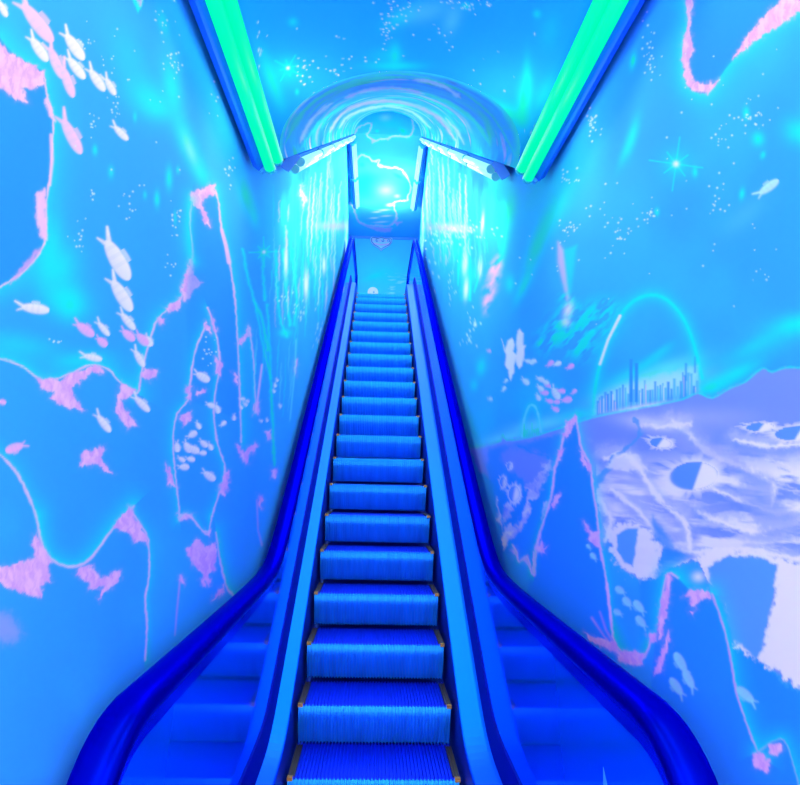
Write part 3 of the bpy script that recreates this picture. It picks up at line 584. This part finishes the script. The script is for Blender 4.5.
def paint_top(p):
    i = np.nonzero(p.ok)[0]; p.mix(i, np.array([.11, .72, .97]), np.full(len(i), .8))
    for a in ((385, 118, 5, 3, 0, WHITE, .9), (385, 120, 20, 8, 20, CYAN, .6), (403, 131, 5, 3, 30, GREEN, .8), (377, 131, 2, 1.5, 0, CYAN, .9), (380, 185, 22, 16, 20, CYAN, .8), (366, 178, 10, 12, 0, GREEN, .7), (375, 195, 24, 14, 0, CYAN, .7), (386, 190, 6, 3.5, 0, WHITE, 1), (387, 189, 12, 8, 0, PINK, .4), (397, 196, 2.5, 1.6, 0, WHITE, .8), (398, 176, 6, 2, 30, GREEN, .8), (362, 165, 3, 3, 0, GREEN, .7), (355, 200, 4, 20, 0, CYAN, .6)):
        p.glow(*a[:5], a[5], a[6])
    up = [(352, 139), (356, 130), (361, 126), (370, 123.5), (371, 128), (367, 135), (373, 140), (385, 139), (393, 136), (403, 136), (409, 137), (413, 131), (413, 122), (409, 112)]
    lo = [(353, 164), (362, 155), (368, 157), (374, 161), (380, 160), (378, 165), (388, 167), (400, 169), (406, 175), (410, 184), (410, 190), (407, 200)]
    bo = [(350, 203), (354, 208), (356, 216), (360, 222), (368, 225), (378, 226), (388, 226), (394, 223), (397, 215), (394, 208), (395, 202), (405, 201)]
    for l in (up, lo, bo): p.halo(l, 2.4, CYAN, .5, 0); p.stroke(l, .6, WHITE, .9, .5, 1); p.stroke(l, .6, PINK, .6, .6, 2.4)
    for f in ([(360, 223), (375, 227), (392, 228), (390, 232), (376, 231)], [(394, 221), (402, 222), (397, 226)], [(371, 138), (378, 141), (372, 143)]): p.poly(f, PINK, .9, .7, 1)
    for a in ((377, 212, 4, .8), (384, 210, 5, .9), (374, 218, 4, .8), (386, 216, 5, .8), (381, 222, 6, .9), (390, 205, 3, 1.4)): p.glow(a[0], a[1], a[2], a[3], -4, WHITE, 1)

def paint_plain_back(p):
    i = np.nonzero(p.ok)[0]; p.mix(i, np.array([.09, .80, .95]), np.full(len(i), .8))
    p.glow(385, 275, 26, 14, 0, CYAN, .5); p.glow(375, 276, 10, 3, -20, CYAN, .7)
    i = p.sel(340, 425, 255, 300)
    if len(i):
        n = fbm(p.x[i]/7, p.y[i]/1.6, 12, 3); p.mix(i, np.array([.3, .9, .95]), np.clip((n-.58)*5, 0, 1)*np.clip((p.y[i]-272)/12, 0, 1)*(p.x[i] > 385))

# ---------------------------------------------------------------- build the shell
P, nu, nv = wall_points(-1, 660, 940)
join_grids('wall_left', [paint_grid('w', P, nu, nv, paint_left)])
P, nu, nv = wall_points(1, 660, 940)
join_grids('wall_right', [paint_grid('w', P, nu, nv, paint_right)])

xs = np.sort(np.concatenate([np.linspace(-1, 1, 286), np.array([-1, -.9997, -.999, -.997, -.993, -.985, -.97, .97, .985, .993, .997, .999, .9997, 1])*VW/HW]))
ye = CEIL_Y - VB/TV*np.sqrt(np.clip(1-(xs*HW/VW)**2, 0, 1))
t = np.concatenate([np.linspace(0, .75, 60)[:-1], np.linspace(.75, 1, 200)])
X = XC+HW*np.repeat(xs[:, None], len(t), 1); Y = Y_REAR+(ye[:, None]-Y_REAR)*t[None]
g_flat = paint_grid('c', np.stack([X, Y, np.full_like(X, CEIL_Z)], -1).reshape(-1, 3), 300, len(t), paint_ceiling)
th = np.linspace(0, math.pi, 260)
y0 = CEIL_Y-VB/TV*np.sin(th); tt = np.linspace(0, 1, 260)**1.5
Yv = y0[:, None]+(TOP_Y-y0)[:, None]*tt[None]; Xv = XC-VW*np.cos(th)[:, None]+0*Yv; Zv = spring(Yv)+VB*np.sin(th)[:, None]
g_vault = paint_grid('c', np.stack([Xv, Yv, Zv], -1).reshape(-1, 3), 260, 260, vault_painter(Yv-y0[:, None], np.repeat(th[:, None], 260, 1)))
rr = np.linspace(0, 1, 80)
Xt = XC-VW*np.cos(th)[:, None]+0*rr[None]; Zt = TOP_Z+VB*np.sin(th)[:, None]*rr[None]
g_tymp = paint_grid('c', np.stack([Xt, np.full_like(Xt, TOP_Y), Zt], -1).reshape(-1, 3), 260, 80, paint_top)
xs2 = np.linspace(-1, 1, 200); ts = np.linspace(0, 1, 260)
Yt = TOP_Y+(Y_BACK-TOP_Y)*ts[None]+0*xs2[:, None]; Xt = XC+(HW+.13*ts[None])*xs2[:, None]
g_top = paint_grid('c', np.stack([Xt, Yt, np.full_like(Xt, TOP_Z)], -1).reshape(-1, 3), 200, 260, paint_top)
g_led = []
for s in (-1, 1):
    ul = np.linspace(VW, HW, 12); vl = np.linspace(0, 1, 120); Yl = CEIL_Y+(TOP_Y-CEIL_Y)*vl[None]+0*ul[:, None]; Xl = XC+s*ul[:, None]+0*Yl
    g_led.append(paint_grid('c', np.stack([Xl, Yl, spring(Yl)], -1).reshape(-1, 3), 12, 120, lambda p: None))
join_grids('ceiling', [g_flat, g_vault, g_tymp, g_top]+g_led)
xs3 = np.linspace(XL-.13, XR+.13, 160); zs3 = np.linspace(LAND_Z, TOP_Z, 200)
Xb = np.repeat(xs3[:, None], 200, 1); Zb = np.repeat(zs3[None], 160, 0)
join_grids('wall_back', [paint_grid('c', np.stack([Xb, np.full_like(Xb, Y_BACK), Zb], -1).reshape(-1, 3), 160, 200, paint_plain_back)])
b = MB(); b.box(XL-.13, XR+.13, Y_BACK-.03, Y_BACK, TOP_Z-.05, TOP_Z-.001); tag(b.build('trim_1', M['wall_blue']), kind='structure')
b = MB(); b.box(XL-.1, XR+.1, Y_REAR, 2.0, -.1, 0); tag(b.build('floor', M['floor']), kind='structure')
b = MB(); b.box(XL-.13, XR+.13, 11.95, Y_BACK, LAND_Z-.2, LAND_Z); tag(b.build('floor_upper', M['floor']), kind='structure')

# ------------------------------------------------------------------ escalator
esc = thing('escalator', (0, 3.0, 0), 'long narrow blue escalator climbing between painted walls to the upper landing', 'escalator')
esc_off = Vector((0, 3.0, 0))
def under(o):
    o.location = -esc_off; return o
def smax(a, b, k): return (a+b)/2+math.sqrt(((a-b)/2)**2+k*k)
def smin(a, b, k): return (a+b)/2-math.sqrt(((a-b)/2)**2+k*k)
def run(y, off, low, top, k=.06, kt=.05): return smin(smax(nose_line(y)+off, low, k), top, kt)

# steps
SW = .412
def step_mesh():
    path = [(.452, -.004), (.2, 0), (.010, 0), (.003, -.002), (0, -.007), (-.004, -.020), (-.0065, -.035), (-.007, -.050), (-.0055, -.066), (-.002, -.082), (.0035, -.100), (.010, -.118), (.018, -.136), (.027, -.154), (.038, -.174), (.050, -.194), (.064, -.215)]
    n = 46; pitch = 2*(SW-.004)/n; prof = []
    for i in range(n):
        x = -SW+.004+i*pitch
        prof += [(x+pitch*.12, -.009), (x+pitch*.22, 0), (x+pitch*.62, 0), (x+pitch*.72, -.009)]
    m = MB(); k = 0; P_ = [np.array(p) for p in path]; V = []; Fc = []
    for i, p in enumerate(P_):
        t_ = P_[min(i+1, len(P_)-1)]-P_[max(i-1, 0)]; t_ = t_/np.linalg.norm(t_); nn = np.array([t_[1], -t_[0]])
        for dx, dn in prof: V.append((dx, p[0]+nn[0]*dn, p[1]+nn[1]*dn))
    mm = len(prof)
    for i in range(len(P_)-1):
        for j in range(mm-1):
            a = i*mm+j; Fc.append((a, a+1, a+1+mm, a+mm))
    m.v = V; m.f = Fc
    return m
step0 = under(step_mesh().build('step', M['step'], esc))
step0.data.materials.append(M['tread'])
for pg in step0.data.polygons:
    if pg.center.y > .004 and pg.center.z > -.012: pg.material_index = 1 if pg.center.z > -.0095 and abs(pg.normal.z) > .2 or pg.center.z > -.012 else 0

kids0 = []
for s in (-1, 1):
    d = MB(); a = s*(SW-.004); c = s*(SW-.030); d.box(min(a, c), max(a, c), -.002, .022, -.014, .0035)
    kids0.append(d.build('yellow_corner', M['demark'], step0))
    d = MB(); pr = []
    for q in (.006, .019, .032): pr += [(s*(SW-q), .001), (s*(SW-q), .0055), (s*(SW-q-.005), .0055), (s*(SW-q-.005), .001)]
    d.sweep([(.024, 0), (.40, 0)], pr+[(s*(SW-.037), -.004), (s*(SW-.006), -.004)])
    kids0.append(d.build('edge_stripe', M['demark_line'], step0))
def nose_z(n):
    z = NOSE0_Z+.4*T30*n
    z = {0: .145, 1: z+.012, 2: z+.005, -1: .03, -2: 0, 19: z-.02, 20: z-.075, 21: LAND_Z-.012}.get(n, z)
    return z
for n in range(-1, 21):
    if n == -1: s_, kids = step0, None
    else:
        s_ = step0.copy(); COL.objects.link(s_); s_.parent = esc
        for ch in kids0:
            c = ch.copy(); COL.objects.link(c); c.parent = s_
    s_.location = (0, NOSE0_Y+.4*n-esc_off.y, nose_z(n))

YS = list(np.linspace(1.3, 3.0, 18))+list(np.linspace(3.05, 4.6, 28))+list(np.linspace(4.8, 10.6, 16))+list(np.linspace(10.7, 12.4, 34))+list(np.linspace(12.6, 13.9, 6))
DLOW, DTOP = .25, LAND_Z+.20
deckp = [(y, run(y, .135, DLOW, DTOP, .05, .03)) for y in YS]
for s, nm in ((-1, 'l'), (1, 'r')):
    def mir(pr): return [(s*x+(.022 if x > .5 else 0), n) for x, n in pr]     # the upper works sit a little to the right of the steps
    m = MB(); m.sweep(deckp, mir([(.426, -.45), (.426, -.012), (.432, -.012), (.432, -.45)])); under(m.build('skirt_panel', M['skirt'], esc))
    m = MB(); m.sweep(deckp, mir([(.424, -.012), (.428, -.002), (.434, 0), (.520, .010), (.522, -.012)])); under(m.build('inner_decking', M['deck'], esc))
    m = MB(); m.sweep(deckp, mir([(.522, -.012), (.520, .012), (.534, .125), (.545, .125), (.545, -.012)])); under(m.build('panel_gasket', M['gasket'], esc))
    # polished balustrade panel between gasket and handrail
    V, Fc = [], []
    cols = [1.16, 1.2, 1.25]+YS
    RL, RT = 1.075, LAND_Z+1.10
    def rail_z(y):
        z = run(y, .878, RL, RT, .065, .05)
        if y < 1.55: z = RL-.33+math.sqrt(max(0, .33**2-(1.55-y)**2)) if y > 1.22 else RL-.33
        if y > 13.9: z = RT-.33+math.sqrt(max(0, .33**2-(y-13.9)**2))
        return z
    pv = []
    ys_p = [1.23, 1.26, 1.3, 1.36, 1.44, 1.55]+[y for y in YS if y > 1.6]+[13.98, 14.06, 14.12, 14.17, 14.2]
    for y in ys_p:
        yl = min(max(y, 1.3), 13.9); zb = run(yl, .135, DLOW, DTOP, .05, .03)+.11
        zt = rail_z(y)-.035
        if y > 13.9: zt = RT-.33+math.sqrt(max(.001, .31**2-(y-13.9)**2))-.03
        zt = max(zt, zb+.05)
        for x_ in (.541, .553): V += [(s*x_+.022, y, zb), (s*x_+.022, y, zt)]
    for i in range(len(ys_p)-1):
        a = 4*i; Fc += [(a, a+1, a+5, a+4), (a+2, a+6, a+7, a+3), (a+1, a+3, a+7, a+5), (a, a+4, a+6, a+2)]
    e = 4*(len(ys_p)-1); Fc += [(0, 2, 3, 1), (e, e+1, e+3, e+2)]
    m = MB(); m.v = V; m.f = Fc; panel = under(m.build('balustrade_panel', M['panel'], esc))
    # handrail: lower newel, run, upper newel
    hp = [(1.55-.33*math.sin(a), RL-.33+.33*math.cos(a)) for a in np.linspace(math.pi*.86, 0, 22)][:-1]
    hp += [(y, run(y, .878, RL, RT, .065, .05)) for y in [1.56]+[y for y in YS if y > 1.6]]
    hp += [(13.9+.33*math.sin(a), RT-.33+.33*math.cos(a)) for a in np.linspace(.08, math.pi*.86, 20)]
    prof = []
    w_, h_ = .044, .030
    for a in np.linspace(-.15, math.pi+.15, 13): prof.append((.556+w_*math.cos(a)*(1 if abs(math.cos(a)) < .9 else 1), -.018+h_*.95*max(-.3, math.sin(a))**.8 if math.sin(a) > 0 else -.024))
    prof += [(.556-.040, -.036), (.556-.022, -.038), (.556-.022, -.028), (.556+.022, -.028), (.556+.022, -.038), (.556+.040, -.036)]
    m = MB(); m.sweep(hp, mir(prof)); under(m.build('handrail', M['rail'], esc, True))
    m = MB(); m.sweep(hp, mir([(.534, -.029), (.528, -.050), (.530, -.085), (.540, -.092), (.562, -.092), (.574, -.05), (.576, -.029)])); under(m.build('handrail_guide', M['guide'], esc))
    # outer decking between panel and wall
    ox = .600 if s < 0 else .665
    m = MB(); m.sweep(deckp, mir([(.545, -.02), (.545, .02), (ox, .0), (ox, -.45), (ox-.01, -.45), (ox-.01, -.02)])); under(m.build('outer_decking', M['skirt'], esc))
    if s > 0:
        st = mesh_obj('sticker', [(.5615, 1.836, .836), (.5615, 1.836, .745), (.5615, 1.755, .745)], [(0, 1, 2)], M['sticker'], panel)
        md = st.modifiers.new('thickness', 'SOLIDIFY'); md.thickness = .0008
m = MB(); m.box(-.42, .42, 11.86, 12.5, LAND_Z-.03, LAND_Z+.004)
for i in range(60):
    x0 = -.40+i*.8/60; m.box(x0, x0+.006, 11.76, 11.87, LAND_Z-.015, LAND_Z+.002)
under(m.build('comb_plate', M['comb'], esc))
m = MB(); m.box(-.42, .42, 2.02, 2.7, -.02, .004)
under(m.build('comb_plate', M['comb'], esc))
m = MB(); m.sweep([(y, run(y, -.45, -.35, LAND_Z-.4, .05, .05)) for y in YS], [(-.57, -.05), (-.57, 0), (.66, 0), (.66, -.05)]); under(m.build('truss_cover', M['skirt'], esc))

# ------------------------------------------------------------------ fluorescent battens
def batten(name, side, y0, z0, slope, L, label, group, tube_m, lamp, x_in=0.0, wall_off=.0):
    """fixture mounted across the corner of wall and ceiling; (y0,z0) is the corner at its lower end"""
    wx = (XL if side < 0 else XR)-side*(-wall_off if False else 0)-side*x_in
    t = thing(name, (wx, y0, z0), label, 'light', group)
    d_ = Vector((0, math.cos(slope), math.sin(slope)))
    up = Vector((0, -math.sin(slope), math.cos(slope))); inn = Vector((-side, 0, 0))
    n = (inn*.78-up*.62).normalized(); a = (inn*.62+up*.78).normalized()       # n leaves the corner, a runs across the plate
    M4 = Matrix(((a.x, d_.x, n.x, 0), (a.y, d_.y, n.y, 0), (a.z, d_.z, n.z, 0), (0, 0, 0, 1)))
    base = (inn*.086-up*.077)
    def fix(o):
        o.matrix_local = Matrix.Translation(base) @ M4; return o
    m_ = MB(); m_.box(-.056, .060, .02, L-.02, -.040, -.005)
    body = fix(m_.build('housing', M['white_body'], t))
    for q in (0.0, L-.022):
        m_ = MB(); m_.box(-.050, .058, q, q+.022, -.045, .010); fix(m_.build('end_cap', M['cap'], t))
    for q in (-.016, .034):
        m_ = MB(); m_.tube((q, .045, .027), (q, L-.045, .027), .0235, 16); fix(m_.build('tube', tube_m, t, True))
    for q in (.022, L-.042):
        m_ = MB()
        for r in (-.016, .034): m_.tube((r, q, .027), (r, q+.02, .027), .0245, 16)
        fix(m_.build('socket', M['socket'], t))
    col, pw, pp = lamp
    ld = bpy.data.lights.new('tube_glow', 'POINT'); ld.color = col; ld.energy = pp; ld.shadow_soft_size = 0.0
    lo = bpy.data.objects.new('tube_glow', ld); COL.objects.link(lo); lo.parent = t; lo.location = base+n*(.26 if pp < 5 else .42)+d_*(L*(.6 if pp < 5 else .9))
    for k in range(3):
        ld = bpy.data.lights.new('tube_light', 'SPOT'); ld.spot_size = math.radians(172); ld.spot_blend = 1.0; ld.color = col; ld.energy = pw/3; ld.shadow_soft_size = 0.0
        lo = bpy.data.objects.new('tube_light', ld); COL.objects.link(lo); lo.parent = t
        lo.location = base+n*.09+d_*(L*(k+.5)/3)
        lo.rotation_euler = (inn*.45-up*.89).to_track_quat('-Z', 'Y').to_euler()
    return t

ORD = ['lowest', 'second', 'third', 'fourth', 'fifth', 'topmost']
sl = math.atan(TV)
for side, nm in ((-1, 'left'), (1, 'right')):
    for k, y in enumerate((1.585, .20, -1.18)):
        if k == 0: lab = 'large green twin-tube light along the %s edge of the starry ceiling' % nm
        else: lab = 'green twin-tube light overhead on the %s, %s' % (nm, 'second from the vault' if k == 1 else 'third from the vault')
        batten('fluorescent_light', side, y, CEIL_Z, 0, 1.35, lab, 'twin-tube lights along the lower ceiling', M['tube_low'], LOW_LAMP)
    for k in range(6):
        y = 3.672+k*1.157
        batten('fluorescent_light', side, y, spring(y)+.02, sl, 1.305, 'pale cyan twin-tube light, %s in the sloping row along the %s wall' % (ORD[k], nm),
               'twin-tube lights sloping up beside the vault', M['tube_slope'], SLOPE_LAMP)
    for k in range(2):
        batten('fluorescent_light', side, 10.8+k*1.40, TOP_Z, 0, 1.36, '%s twin-tube light on the %s edge of the upper landing ceiling' % (('nearer', 'farther')[k], nm),
               'twin-tube lights on the upper landing ceiling', M['tube_slope'], TOP_LAMP)

# ------------------------------------------------------------------ crest sign and round plaque on the far wall
sg = thing('sign', (-.012, Y_BACK-.02, 6.955), 'small pale crest-shaped sign with curled lettering high on the far wall', 'sign'); sg.scale = (.85, 1, .85)
outl = [(-.30, .10), (-.26, .13), (-.1, .11), (0, .14), (.1, .11), (.26, .13), (.30, .10), (.29, 0), (.22, -.10), (.08, -.18), (0, -.25), (-.08, -.18), (-.22, -.10), (-.29, 0)]
n = len(outl)
V = [(x, -.02, z) for x, z in outl]+[(x, .015, z) for x, z in outl]
Fc = [tuple(range(n)), tuple(range(2*n-1, n-1, -1))]+[(i, (i+1) % n, n+(i+1) % n, n+i) for i in range(n)]
mesh_obj('board', V, Fc, M['sign'], sg)
def ribbon(name, pts, w_, mat_, z=-.026):
    V, Fc = [], []
    for i, (x, zz) in enumerate(pts):
        x1, z1 = pts[min(i+1, len(pts)-1)]; x0, z0 = pts[max(i-1, 0)]; L = math.hypot(x1-x0, z1-z0)+1e-6; nx, nz = -(z1-z0)/L*w_, (x1-x0)/L*w_
        V += [(x-nx, z, zz-nz), (x+nx, z, zz+nz)]
        if i: b = 2*i; Fc.append((b-2, b-1, b+1, b))
    o = mesh_obj(name, V, Fc, mat_, sg); md = o.modifiers.new('thickness', 'SOLIDIFY'); md.thickness = .005; return o
ribbon('border', [(x*.9, z*.85) for x, z in outl+[outl[0]]], .008, M['sign_ink'])
ribbon('banner', [(-.2, -.05), (-.1, -.075), (0, -.085), (.1, -.075), (.2, -.05)], .016, M['sign_pink'])
lt = []
for k in range(6):
    cx = -.2+k*.08
    ribbon('letter', [(cx+.028*math.cos(a+k), .04+.034*math.sin(a+k)) for a in np.linspace(0, 4.4+(k % 3)*.5, 12)], .008, M['sign_ink'] if k % 2 else M['sign_pink'], -.027)
pl = thing('round_plaque', (-.175, Y_BACK-.01, 5.76), 'small round white plaque on the far wall just above the top step', 'plaque')
m = MB(); m.tube((0, -.02, 0), (0, .01, 0), .12, 32); m.build('disc', M['plaque'], pl)
m = MB(); m.tube((.02, -.026, .0), (.02, -.02, .0), .018, 12); m.build('centre_mark', M['wall_blue'], pl)
